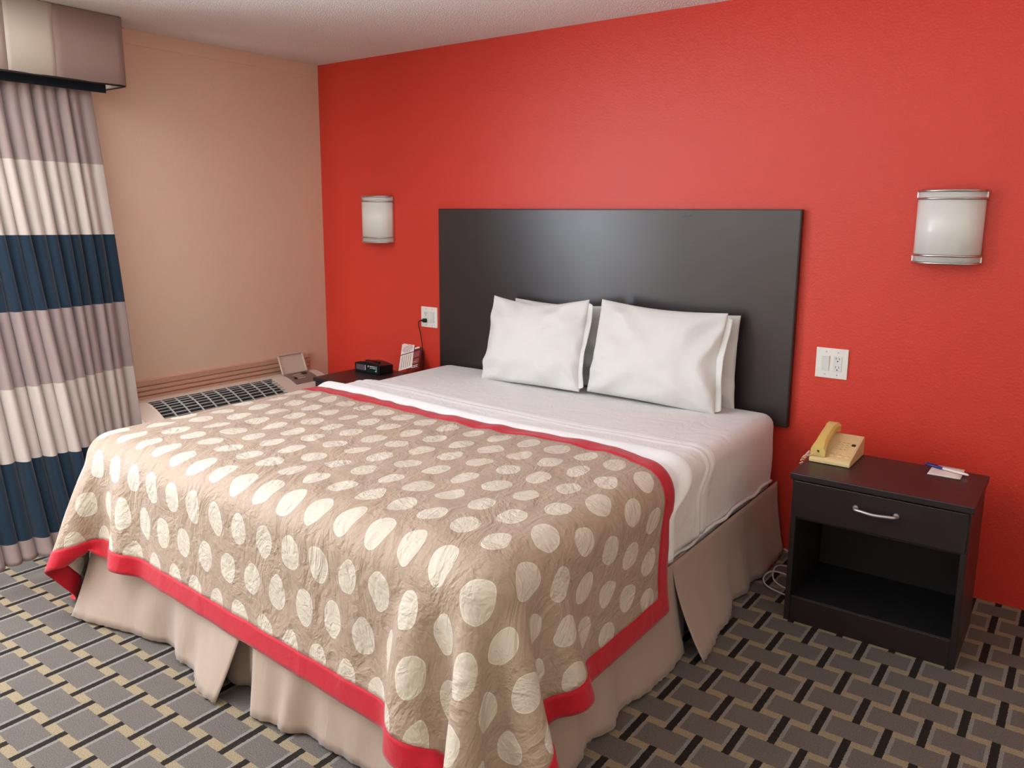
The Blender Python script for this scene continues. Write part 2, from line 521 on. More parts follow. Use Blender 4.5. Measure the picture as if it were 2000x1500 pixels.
def skirt():
    r = thing('bed_skirt', 'pleated taupe cloth skirt hanging around the base of the bed', 'bed skirt', ((BX0 + BX1) / 2, -1.1, 0))
    ZT = 0.338
    def panel(name, p0, p1, out, flare0, flare1, mid, seed, n=70, m=14, slant0=0.0, slant1=0.0):
        """p0->p1 along the top edge; out: unit outward; flare at both hem ends"""
        V = []
        p0, p1, out = Vector(p0), Vector(p1), Vector(out)
        L = (p1 - p0).length
        for i in range(n):
            t = i / (n - 1)
            for j in range(m):
                w = j / (m - 1)
                fl = mid + (flare0 - mid) * (1 - smoothstep(0, 0.5, t)) + (flare1 - mid) * smoothstep(0.4, 1, t)
                rip = 0.012 * math.sin(t * L * 21 + seed + 1.7 * math.sin(t * 9 + seed)) + 0.012 * noise.noise(Vector((t * L * 9, w * 1.5, seed)))
                rip *= 0.25 + 0.75 * smoothstep(0, 0.25, min(t, 1 - t))
                pk = 0.0025 * math.sin(t * L * 140 + 2 * math.sin(t * 31) + seed) * smoothstep(0.88, 1.0, w)
                z = ZT - w * (ZT - 0.012) + 0.008 * noise.noise(Vector((t * L * 5, 3, seed))) * w
                d = fl * w ** 1.5 + (rip * smoothstep(0.15, 0.8, w)) + pk
                q = p0.lerp(p1, t) + out * (0.006 + d) + (p1 - p0) / L * (slant0 * (1 - smoothstep(0, 0.3, t)) + slant1 * smoothstep(0.7, 1, t)) * w
                V.append((q.x, q.y, z))
        o = obj(name, V, grid_faces(n, m, True), M_SKIRT, smooth=True)
        bmx = bmesh.new(); bmx.from_mesh(o.data); bmesh.ops.recalc_face_normals(bmx, faces=bmx.faces); bmx.to_mesh(o.data); bmx.free()
        o.data.shade_smooth()
        solid(o, 0.003, 0)
        adopt(r, o)
        return o
    yf, xr, xl = BYF - 0.006, BX1 + 0.012, BX0 - 0.012
    panel('skirt_panel', (xl + 0.06, yf, 0), (2.15, yf, 0), (0, -1, 0), 0.11, 0.10, 0.0, 1.0, slant1=-0.06)
    panel('skirt_panel', (2.155, yf, 0), (xr, yf, 0), (0, -1, 0), 0.075, 0.07, 0.02, 4.0, slant0=0.075)
    panel('skirt_panel', (xr, yf, 0), (xr, -1.115, 0), (1, 0, 0), 0.05, 0.05, 0.045, 2.2)
    panel('skirt_panel', (xr, -1.135, 0), (xr, BYH, 0), (1, 0, 0), 0.13, 0.05, 0.045, 7.7)
    panel('skirt_panel', (xl, yf + 0.02, 0), (xl, BYH, 0), (-1, 0, 0), 0.05, 0.02, 0.03, 5.0)
    # cloth behind the open pleats
    panel('pleat_insert', (2.0, yf + 0.012, 0), (2.29, yf + 0.012, 0), (0, -1, 0), 0.01, 0.01, 0.0, 3.0, 14)
    panel('pleat_insert', (xr - 0.012, -1.30, 0), (xr - 0.012, -1.0, 0), (1, 0, 0), 0.01, 0.01, 0.01, 3.5, 14)
skirt()

# bedding that follows the mattress outline (left side, top, right side)
def section_path(z_left, z_right, rad=0.06, gap=0.004):
    x0, x1, zt = BX0 - gap, BX1 + gap, BZ + gap
    pts = []
    def seg(a, b, n):
        for k in range(n):
            t = k / n
            pts.append((a[0] + (b[0] - a[0]) * t, a[1] + (b[1] - a[1]) * t))
    def arc(cx, cz, a0, a1, n=8):
        for k in range(n):
            a = a0 + (a1 - a0) * k / n
            pts.append((cx + rad * math.cos(a), cz + rad * math.sin(a)))
    seg((x0, z_left), (x0, zt - rad), 8)
    arc(x0 + rad, zt - rad, math.pi, math.pi / 2)
    seg((x0 + rad, zt), (x1 - rad, zt), 60)
    arc(x1 - rad, zt - rad, math.pi / 2, 0)
    seg((x1, zt - rad), (x1, z_right), 14)
    pts.append((x1, z_right))
    N = []
    for i in range(len(pts)):
        a, b = pts[max(0, i - 1)], pts[min(len(pts) - 1, i + 1)]
        dx, dz = b[0] - a[0], b[1] - a[1]
        l = math.hypot(dx, dz)
        N.append((-dz / l, dx / l))
    return pts, N

def drape(name, label, cat, mat, yfoot, edge, offs, z_left, z_right, ny=60, seed=0, hang=None):
    """cloth lying across the mattress between y=yfoot and y=edge(x)"""
    pts, N = section_path(z_left, z_right)
    V = []
    for i, (p, nn) in enumerate(zip(pts, N)):
        ye = edge(p[0], p[1])
        for j in range(ny):
            nd = int(ny * 0.65)          # most rows lie near the free edge, where the layers step
            near = 0.16
            if j < ny - nd: y = yfoot + (ye - near - yfoot) * j / (ny - nd)
            else: y = ye - near * (1 - (j - (ny - nd)) / (nd - 1))
            d = offs(y - ye)
            side = smoothstep(BZ - 0.04, BZ - 0.25, p[1])
            d += 0.004 * noise.noise(Vector((p[0] * 3, y * 7, p[1] * 3 + seed))) + side * 0.006 * (0.6 + noise.noise(Vector((y * 6, seed, p[1]))))
            zz = p[1] + nn[1] * d
            if hang and i == len(pts) - 1: zz += hang(y)
            V.append((p[0] + nn[0] * d, y, zz))
    o = obj(name, V, grid_faces(len(pts), ny), mat, smooth=True)
    solid(o, 0.004, -1)
    return tag(o, label, cat)

def edge_sheet(x, z):
    e = -0.70 - 0.05 * smoothstep(1.2, 2.6, x) + 0.02 * math.sin(x * 2.1)
    return e - 0.10 * smoothstep(BZ - 0.01, BZ - 0.14, z) * (1 if x > 2 else 0)
def offs_sheet(d):      # d <= 0: distance from the free edge towards the foot; layers of the turned-back sheet
    h = 0.001 + 0.006 * smoothstep(0, -0.004, d)
    for e in (-0.030, -0.052, -0.100):
        h += 0.0075 * smoothstep(e, e - 0.004, d) - 0.005 * math.exp(-((d - e - 0.002) / 0.003) ** 2) - 0.0045 * smoothstep(e - 0.004, e - 0.03, d)
    return h - 0.006 * smoothstep(-0.45, -0.6, d)
drape('top_sheet', 'white top sheet turned back in layers beside the pillows', 'sheet', M_SHEET, -1.40, edge_sheet, offs_sheet, 0.42, 0.375, 120, 3)
def edge_blanket(x, z):
    e = -0.955 - 0.075 * smoothstep(1.3, 2.4, x) + 0.02 * smoothstep(2.4, 2.8, x)
    return e - 0.17 * smoothstep(BZ - 0.01, BZ - 0.12, z) * (1 if x > 2 else 0)
def offs_blanket(d):
    t = smoothstep(0, -0.05, d)
    return 0.010 + 0.038 * math.sqrt(max(0, smoothstep(0, -0.032, d))) - 0.021 * smoothstep(-0.035, -0.115, d) - 0.004 * smoothstep(-0.25, -0.4, d)
drape('blanket', 'white blanket with a rounded folded edge showing above the red border', 'blanket', M_BLANKET, -1.46, edge_blanket, offs_blanket, 0.44, 0.385, 80, 8)

# ------------------------------------------------------------------ bedspread: draped by a small cloth solver
def bedspread():
    h = 0.0225
    x0, x1, yf, zt, rad = BX0 - 0.030, BX1 + 0.040, BYF - 0.018, BZ + 0.036, 0.10
    xa, xb = x0 - 0.385, x1 + 0.405
    ya, yb = -1.075, yf - 0.375
    nx, ny = int(round((xb - xa) / h)) + 1, int(round((ya - yb) / h)) + 1
    a = np.linspace(xa, xb, nx); b = np.linspace(ya, yb, ny)
    A, B = np.meshgrid(a, b, indexing='ij')
    rng = np.random.default_rng(5)
    P = np.stack([A, B, np.full_like(A, zt + 0.003)], -1)
    sm = lambda lo, hi, x: (lambda t: t * t * (3 - 2 * t))(np.clip((x - lo) / (hi - lo), 0, 1))
    fade = np.clip((B - yb) / (ya - yb), 0, 1)
    P[..., 1] -= fade * (0.05 * sm(1.1, 2.2, A) - 0.03 * sm(2.2, 2.7, A) + 0.17 * sm(2.75, 3.4, A))
    P[..., 1] -= 0.095 * np.clip((A - 1.25) / 1.8, 0, 1) * (1 - fade)
    rest = P.copy()
    pin = (A > x0 + 0.16) & (A < x1 - 0.16) & (B > yf + 0.16)
    P[~pin] += rng.normal(0, 0.002, (int((~pin).sum()), 3))
    vel = np.zeros_like(P)
    inv = np.where(pin, 0.0, 1.0)[..., None]
    cons = []
    def add(di, dj, stiff, groups):
        for g in groups:
            I, J = np.meshgrid(np.arange(nx), np.arange(ny), indexing='ij')
            ok = (I + di < nx) & (J + dj < ny) & (J + dj >= 0) & g(I, J)
            i0 = (I[ok] * ny + J[ok]); i1 = ((I[ok] + di) * ny + J[ok] + dj)
            r0 = rest.reshape(-1, 3)
            L = np.linalg.norm(r0[i0] - r0[i1], axis=1)
            w0 = inv.reshape(-1)[i0]; w1 = inv.reshape(-1)[i1]
            k = (w0 + w1) > 0
            i0, i1, L, w0, w1 = i0[k], i1[k], L[k], w0[k], w1[k]
            cons.append((i0, i1, L, (w0 / (w0 + w1) * stiff)[:, None], (w1 / (w0 + w1) * stiff)[:, None]))
    add(1, 0, 1.0, [lambda I, J: I % 2 == 0, lambda I, J: I % 2 == 1])
    add(0, 1, 1.0, [lambda I, J: J % 2 == 0, lambda I, J: J % 2 == 1])
    add(1, 1, 0.35, [lambda I, J: I % 2 == 0, lambda I, J: I % 2 == 1])
    add(1, -1, 0.35, [lambda I, J: I % 2 == 0, lambda I, J: I % 2 == 1])
    add(4, 0, 0.06, [lambda I, J: I % 8 < 4, lambda I, J: I % 8 >= 4])
    add(0, 4, 0.06, [lambda I, J: J % 8 < 4, lambda I, J: J % 8 >= 4])
    X = P.reshape(-1, 3); Vv = vel.reshape(-1, 3); free = ~pin.reshape(-1)
    dt = 1 / 70
    for step in range(190):
        prev = X.copy()
        Vv[free, 2] -= 5.0 * dt
        Vv *= 0.985 if step < 135 else 0.93
        X[free] += Vv[free] * dt
        for it in range(16):
            for i0, i1, L, s0, s1 in cons:
                d = X[i0] - X[i1]
                l = np.sqrt((d * d).sum(1)) + 1e-9
                c = d * ((l - L) / l)[:, None]
                X[i0] -= c * s0
                X[i1] += c * s1
        # rounded box: mattress with its bedding, widening a little over the skirt
        fl = 0.045 * np.clip((0.36 - X[:, 2]) / 0.3, 0, 1)
        cx, cy = (x0 + x1) / 2, yf + 1.0
        hx, hy = (x1 - x0) / 2 + fl, 1.0 + fl
        q = np.stack([np.abs(X[:, 0] - cx) - (hx - rad), (cy - X[:, 1]) - (hy - rad), X[:, 2] - (zt - rad)], 1)
        qo = np.maximum(q, 0)
        ln = np.sqrt((qo * qo).sum(1))
        sd = ln + np.minimum(q.max(1), 0) - rad
        hit = (sd < 0) & free
        n = np.zeros_like(X)
        out = ln > 1e-9
        n[out] = qo[out] / ln[out][:, None]
        ins = ~out
        am = q.argmax(1)
        n[ins, am[ins]] = 1
        n[:, 0] *= np.sign(X[:, 0] - cx); n[:, 1] *= -1
        X[hit] -= n[hit] * sd[hit][:, None]
        fr = hit
        mv = X[fr] - prev[fr]
        tn = mv - n[fr] * (mv * n[fr]).sum(1)[:, None]
        X[fr] -= tn * 0.35
        low = X[:, 2] < 0.02
        X[low, 2] = 0.02
        Vv[:] = (X - prev) / dt
    X = X.reshape(nx, ny, 3)
    # crumples left on the top from folding
    for i in range(nx):
        for j in range(ny):
            p = Vector((A[i, j], B[i, j], 0))
            q = p * 6.0
            w = 0.006 * (1 - abs(noise.noise(q + Vector((3, 1, 0)))) * 2.2) + 0.003 * noise.noise(p * 17)
            X[i, j, 2] += w * (1.0 if pin[i, j] else 0.4)
    V = X.reshape(-1, 3)
    # skip rows whose faces form the red border
    BW = 3
    cen, brd = [], []
    for i in range(nx - 1):
        for j in range(ny - 1):
            q = (i * ny + j, i * ny + j + 1, (i + 1) * ny + j + 1, (i + 1) * ny + j)
            (brd if (i < BW or i >= nx - 1 - BW or j < BW or j >= ny - 1 - BW) else cen).append(q)
    UV = np.stack([A - xa, B - yb], -1).reshape(-1, 2)
    root = thing('bedspread', 'taupe bedspread with cream oval dots and red border over the bed foot', 'bedspread', ((x0 + x1) / 2, -1.7, 0))
    def piece(name, faces, mat, th, off):
        used = sorted({k for f in faces for k in f})
        mp = {k: i for i, k in enumerate(used)}
        o = obj(name, [V[k] for k in used], [tuple(mp[k] for k in f) for f in faces], mat, smooth=True, uv=[tuple(UV[k]) for k in used])
        adopt(root, o)
        subsurf(o, 1)
        solid(o, th, off)
        return o
    piece('cover', cen, M_SPREAD, 0.004, 1)
    t = piece('border_band', brd, M_TRIM, 0.007, 1)
    t['label'] = 'red satin border band'
bedspread()

# ------------------------------------------------------------------ pillows
def pillow(name, label, w, h, t, loc, tilt, yaw, roll, seed, ears=0.07, sag=0.0, group=None, hem=0):
    nu, nv = 44, 34
    V, F = [], []
    for s in (1, -1):
        for i in range(nu):
            for j in range(nv):
                u = math.sin((i / (nu - 1) * 2 - 1) * math.pi / 2); v = math.sin((j / (nv - 1) * 2 - 1) * math.pi / 2)
                T = t / 2 * max(0, (1 - abs(u) ** 2.5) * (1 - abs(v) ** 2.5)) ** 0.42
                x = u * w / 2 * (1 - 0.035 * math.cos(v * math.pi / 2) * abs(u) + 0.03 * (1 - v) * 0.5)
                z = v * h / 2 * (1 - (ears if v > 0 else 0.02) * math.cos(u * math.pi / 2) * abs(v))
                wr = noise.noise(Vector((x * 7 + seed, z * 5, s * 3.1))) * 0.016
                # pull lines running in from the corners
                diag = abs(u) * abs(v)
                wr += 0.018 * diag * math.sin(10 * (abs(u) - abs(v)) + seed + s) * (1 - diag) * 2
                wr += 0.014 * (0.6 - abs(noise.noise(Vector((x * 5 + z * 5, z * 9 - x * 3 + seed, s * 1.7))) * 2.6)) * (0.3 + abs(u))
                T2 = T + wr * min(1, T / (t * 0.25))
                T2 *= 1 - sag * v * 0.7
                V.append(Vector((x, -s * T2, z)))
    n1 = nu * nv
    F += grid_faces(nu, nv)
    F += [tuple(k + n1 for k in f)[::-1] for f in grid_faces(nu, nv)]
    m = Matrix.Translation(loc) @ Matrix.Rotation(R(yaw), 4, 'Z') @ Matrix.Rotation(R(tilt), 4, 'X') @ Matrix.Rotation(R(roll), 4, 'Y') @ Matrix.Translation((0, 0, h / 2))
    o = obj(name, V, F, M_PILLOW, smooth=True)
    bm = bmesh.new(); bm.from_mesh(o.data)
    bmesh.ops.remove_doubles(bm, verts=bm.verts, dist=0.0006)
    bmesh.ops.recalc_face_normals(bm, faces=bm.faces)
    bm.to_mesh(o.data); bm.free(); o.data.shade_smooth()
    o.matrix_world = m
    subsurf(o, 1)
    # open end of the pillowcase: a stitched hem flap past one short side
    if hem:
        HV, n = [], 30
        for i in range(n):
            v = -0.96 + 1.90 * i / (n - 1)
            xe = w / 2 * (1 - 0.035 * math.cos(v * math.pi / 2) + 0.015 * (1 - v))
            for k in range(4):
                HV.append((hem * (xe - 0.012 + 0.012 * k), -0.012 * math.sin(v * 3.1 + seed) * (0.4 + 0.3 * k) - 0.004 + 0.006 * noise.noise(Vector((v * 4, k * 0.3, seed))), v * h / 2 * (1 - 0.02 * k)))
        ho = obj('pillowcase_hem', HV, grid_faces(n, 4), M_PILLOW, o, True)
        subsurf(ho, 1)
        solid(ho, 0.003, 0)
    return tag(o, label, 'pillow', group)
PG = 'white pillows against the headboard'
pillow('pillow', 'white pillow hidden behind the left front pillow', 0.60, 0.42, 0.115, (1.94, -0.105, BZ), -3, 0, 0, 11, group=PG)
pillow('pillow', 'white pillow peeking out behind the right front pillow', 0.62, 0.43, 0.115, (2.572, -0.105, BZ), -3, 0, 1, 23, group=PG)
pl = pillow('pillow', 'left front white pillow with a peaked upper corner leaning back', 0.61, 0.455, 0.16, (1.872, -0.285, BZ + 0.004), -14, -3, -2, 3, 0.17, 0.35, PG, 1)
pr = pillow('pillow', 'right front white pillow with a level top edge on the bed', 0.630, 0.455, 0.16, (2.532, -0.255, BZ + 0.004), -11, 2, 2, 8, 0.08, 0.35, PG, 1)

# ------------------------------------------------------------------ headboard
def headboard():
    bm = bmesh.new()
    add_box(bm, 1.05, 3.108, -0.036, -0.001, 0.585, 1.542, 0.004, 3)
    o = from_bm('panel', bm, M_HEAD)
    r = thing('headboard', 'wide flat dark headboard panel fixed to the red wall', 'headboard', (2.08, -0.02, 0.585))
    adopt(r, o)
    eb = bmesh.new()      # thin edge banding around the rim
    for x0, x1, z0, z1 in ((1.0485, 1.0505, 0.585, 1.542), (3.1075, 3.1095, 0.585, 1.542), (1.05, 3.108, 1.5415, 1.5435)):
        add_box(eb, x0, x1, -0.034, -0.002, z0, z1)
    adopt(r, from_bm('edge_banding', eb, M_ESPRESSO))
headboard()

# ------------------------------------------------------------------ nightstands
def nightstand(label, x0, x1, y0, y1, H=0.584):
    r = thing('nightstand', label, 'nightstand', ((x0 + x1) / 2, (y0 + y1) / 2, 0), 'matching dark nightstands')
    P = []
    t = 0.02
    P.append(box('top', x0, x1, y0, y1, H - 0.024, H, M_ESPRESSO, bev=0.003))
    P.append(box('side_panel', x0 + 0.008, x0 + 0.008 + t, y0 + 0.01, y1 - 0.004, 0.0, H - 0.024, M_ESPRESSO))
    P.append(box('side_panel', x1 - 0.008 - t, x1 - 0.008, y0 + 0.01, y1 - 0.004, 0.0, H - 0.024, M_ESPRESSO))
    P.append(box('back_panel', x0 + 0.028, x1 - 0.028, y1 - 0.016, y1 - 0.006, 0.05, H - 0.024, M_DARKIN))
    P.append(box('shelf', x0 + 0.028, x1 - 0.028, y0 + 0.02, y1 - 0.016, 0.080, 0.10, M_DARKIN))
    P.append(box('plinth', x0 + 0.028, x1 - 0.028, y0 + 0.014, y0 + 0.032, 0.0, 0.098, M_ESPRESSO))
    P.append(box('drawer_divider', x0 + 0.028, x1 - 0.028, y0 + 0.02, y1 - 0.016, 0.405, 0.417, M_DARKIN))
    d = box('drawer', x0 + 0.014, x1 - 0.014, y0 + 0.004, y0 + 0.022, 0.418, H - 0.028, M_ESPRESSO, bev=0.002)
    adopt(r, d, *P)
    xc, zc = (x0 + x1) / 2 + 0.002, 0.5
    pts = spline([(xc - 0.066, y0 + 0.004, zc), (xc - 0.064, y0 - 0.018, zc), (xc - 0.045, y0 - 0.026, zc), (xc, y0 - 0.031, zc - 0.002), (xc + 0.045, y0 - 0.026, zc), (xc + 0.064, y0 - 0.018, zc), (xc + 0.066, y0 + 0.004, zc)], 6)
    hn = tube('handle', pts, 0.0058, M_HANDLE, n=10)
    hn.parent = d
    for sx in (-1, 1):
        hb = bmesh.new()
        bmesh.ops.create_cone(hb, cap_ends=True, segments=16, radius1=0.0105, radius2=0.009, depth=0.006,
                              matrix=Matrix.Translation((xc + sx * 0.066, y0 + 0.002, zc)) @ Matrix.Rotation(R(90), 4, 'X'))
        from_bm('handle_rosette', hb, M_HANDLE, d)
    hn['label'] = 'curved satin silver handle'
    return r
nightstand('dark nightstand with the cream telephone on its top', 3.32, 3.915, -0.65, -0.244)
nightstand('dark nightstand with the clock radio in the corner beside the air conditioner', 0.575, 1.075, -0.60, -0.165)
NZ = 0.584

# ------------------------------------------------------------------ wall sconces
def sconce(label, x0, x1, z0, z1):
    xc, hw, dep = (x0 + x1) / 2, (x1 - x0) / 2, 0.098
    r = thing('wall_sconce', label, 'wall lamp', (xc, 0, z0), 'pair of unlit sconces on the red wall')
    def half(n=28, off=0.0, a0=0.0):
        return [(xc - (hw + off) * math.cos(math.pi * k / n), -0.004 - (dep + off) * math.sin(math.pi * k / n) ** 0.85 if 0 < k < n else -0.004) for k in range(n + 1)]
    def shell(name, za, zb, off, mat, th):
        pr = half(off=off)
        V = []
        for z in (za, zb):
            V += [(x, y, z) for x, y in pr]
        n = len(pr)
        o = obj(name, V, [(k, k + 1, n + k + 1, n + k) for k in range(n - 1)], mat, smooth=True)
        solid(o, th, 0)
        adopt(r, o)
        return o
    H = z1 - z0
    adopt(r, box('backplate', x0 + 0.01, x1 - 0.01, -0.012, -0.001, z0 + 0.012, z1 - 0.012, M_PLATE))
    shell('shade', z0 + 0.004, z1 - 0.004, -0.004, M_SHADE, 0.003)
    for za, zb in ((z1 - 0.008, z1), (z1 - 0.037, z1 - 0.029), (z0 + 0.029, z0 + 0.037), (z0, z0 + 0.008)):
        o = shell('metal_band', za, zb, 0.0, M_NICKEL, 0.004)
        o['label'] = 'brushed nickel band'
    # bracket posts that hold the bands at the wall
    for xx in (x0 + 0.001, x1 - 0.001):
        for za, zb in ((z0 + 0.003, z0 + 0.034), (z1 - 0.034, z1 - 0.003)):
            adopt(r, box('bracket', xx - 0.003, xx + 0.003, -0.016, -0.001, za, zb, M_NICKEL, bev=0.001))
    adopt(r, box('lamp_holder', xc - 0.02, xc + 0.02, -0.05, -0.012, z0 + 0.09, z1 - 0.09, M_PLATE, bev=0.006))
sconce('white half-round sconce near the corner above the clock radio', 0.418, 0.658, 1.336, 1.620)
sconce('white half-round sconce high above the telephone nightstand', 3.548, 3.788, 1.336, 1.618)

# ------------------------------------------------------------------ wall plates
def wall_plate(label, x0, x1, z0, z1, outlet_right):
    r = thing('wall_plate', label, 'outlet', ((x0 + x1) / 2, 0, z0), 'outlet and switch plates on the red wall')
    adopt(r, box('faceplate', x0, x1, -0.007, -0.001, z0, z1, M_PLATE, bev=0.003, seg=3))
    w, zc = x1 - x0, (z0 + z1) / 2
    xs = (x0 + w * 0.315, x0 + w * 0.685)
    xo, xk = (xs[1], xs[0]) if outlet_right else (xs[0], xs[1])
    dv = box('outlet', xo - 0.0175, xo + 0.0175, -0.0095, -0.006, zc - 0.034, zc + 0.034, M_DEVICE, bev=0.0015)
    adopt(r, dv)
    for s in (1, -1):
        bm = bmesh.new()
        z = zc + s * 0.0185
        add_box(bm, xo - 0.0075, xo - 0.0055, -0.0101, -0.0094, z + 0.0, z + 0.009)
        add_box(bm, xo + 0.0055, xo + 0.0075, -0.0101, -0.0094, z + 0.0, z + 0.008)
        bmesh.ops.create_cone(bm, cap_ends=True, segments=10, radius1=0.0028, radius2=0.0028, depth=0.0008,
                              matrix=Matrix.Translation((xo, -0.0097, z - 0.007)) @ Matrix.Rotation(R(90), 4, 'X'))
        so = from_bm('socket_holes', bm, M_SLOT)
        adopt(r, so)
    adopt(r, box('switch_frame', xk - 0.0175, xk + 0.0175, -0.0085, -0.006, zc - 0.034, zc + 0.034, M_DEVICE, bev=0.001))
    bm = bmesh.new()
    V = [(xk - 0.0145, -0.008, zc - 0.031), (xk + 0.0145, -0.008, zc - 0.031), (xk + 0.0145, -0.008, zc + 0.031), (xk - 0.0145, -0.008, zc + 0.031),
         (xk - 0.0145, -0.0098, zc - 0.031), (xk + 0.0145, -0.0098, zc - 0.031), (xk + 0.0145, -0.0135, zc + 0.029), (xk - 0.0145, -0.0135, zc + 0.029)]
    bv = [bm.verts.new(v) for v in V]
    for f in ((0, 1, 2, 3), (4, 5, 6, 7), (0, 1, 5, 4), (1, 2, 6, 5), (2, 3, 7, 6), (3, 0, 4, 7)):
        bm.faces.new([bv[k] for k in f])
    bmesh.ops.recalc_face_normals(bm, faces=bm.faces)
    adopt(r, from_bm('rocker_switch', bm, M_DEVICE))
    for x in xs:
        for z in (zc + 0.049, zc - 0.049):
            bm = bmesh.new()
            bmesh.ops.create_cone(bm, cap_ends=True, segments=12, radius1=0.0032, radius2=0.0028, depth=0.0012,
                                  matrix=Matrix.Translation((x, -0.0076, z)) @ Matrix.Rotation(R(90), 4, 'X'))
            add_box(bm, x - 0.0026, x + 0.0026, -0.0084, -0.0081, z - 0.0004, z + 0.0004)
            adopt(r, from_bm('screw', bm, M_HANDLE))
    return xo, zc
xo, zo = wall_plate('white outlet plate with a black plug left of the headboard', 0.875, 1.006, 0.84, 0.964, False)
wall_plate('white switch and outlet plate right of the headboard above the telephone', 3.205, 3.338, 0.827, 0.958, True)

def plug_cord():
    z = zo - 0.0185
    r = thing('power_cord', 'black plug and cord hanging from the outlet left of the headboard', 'cord', (xo, -0.02, z))
    bm = bmesh.new()
    add_box(bm, xo - 0.011, xo + 0.012, -0.032, -0.011, z - 0.013, z + 0.010, 0.004, 2)
    p = from_bm('plug', bm, M_BLACKCORD, smooth=True)
    pts = spline([(xo - 0.004, -0.030, z - 0.002), (xo - 0.022, -0.034, z - 0.004), (xo - 0.040, -0.032, z - 0.022), (0.884, -0.022, 0.79), (0.892, -0.018, 0.72), (0.900, -0.018, 0.62), (0.902, -0.05, 0.45), (0.90, -0.07, 0.2), (0.89, -0.08, 0.012), (0.80, -0.09, 0.008)], 8)
    rad = [0.0058 - 0.0030 * smoothstep(0, 14, i) for i in range(len(pts))]
    c = tube('cord', pts, rad, M_BLACKCORD)
    adopt(r, p, c)
plug_cord()

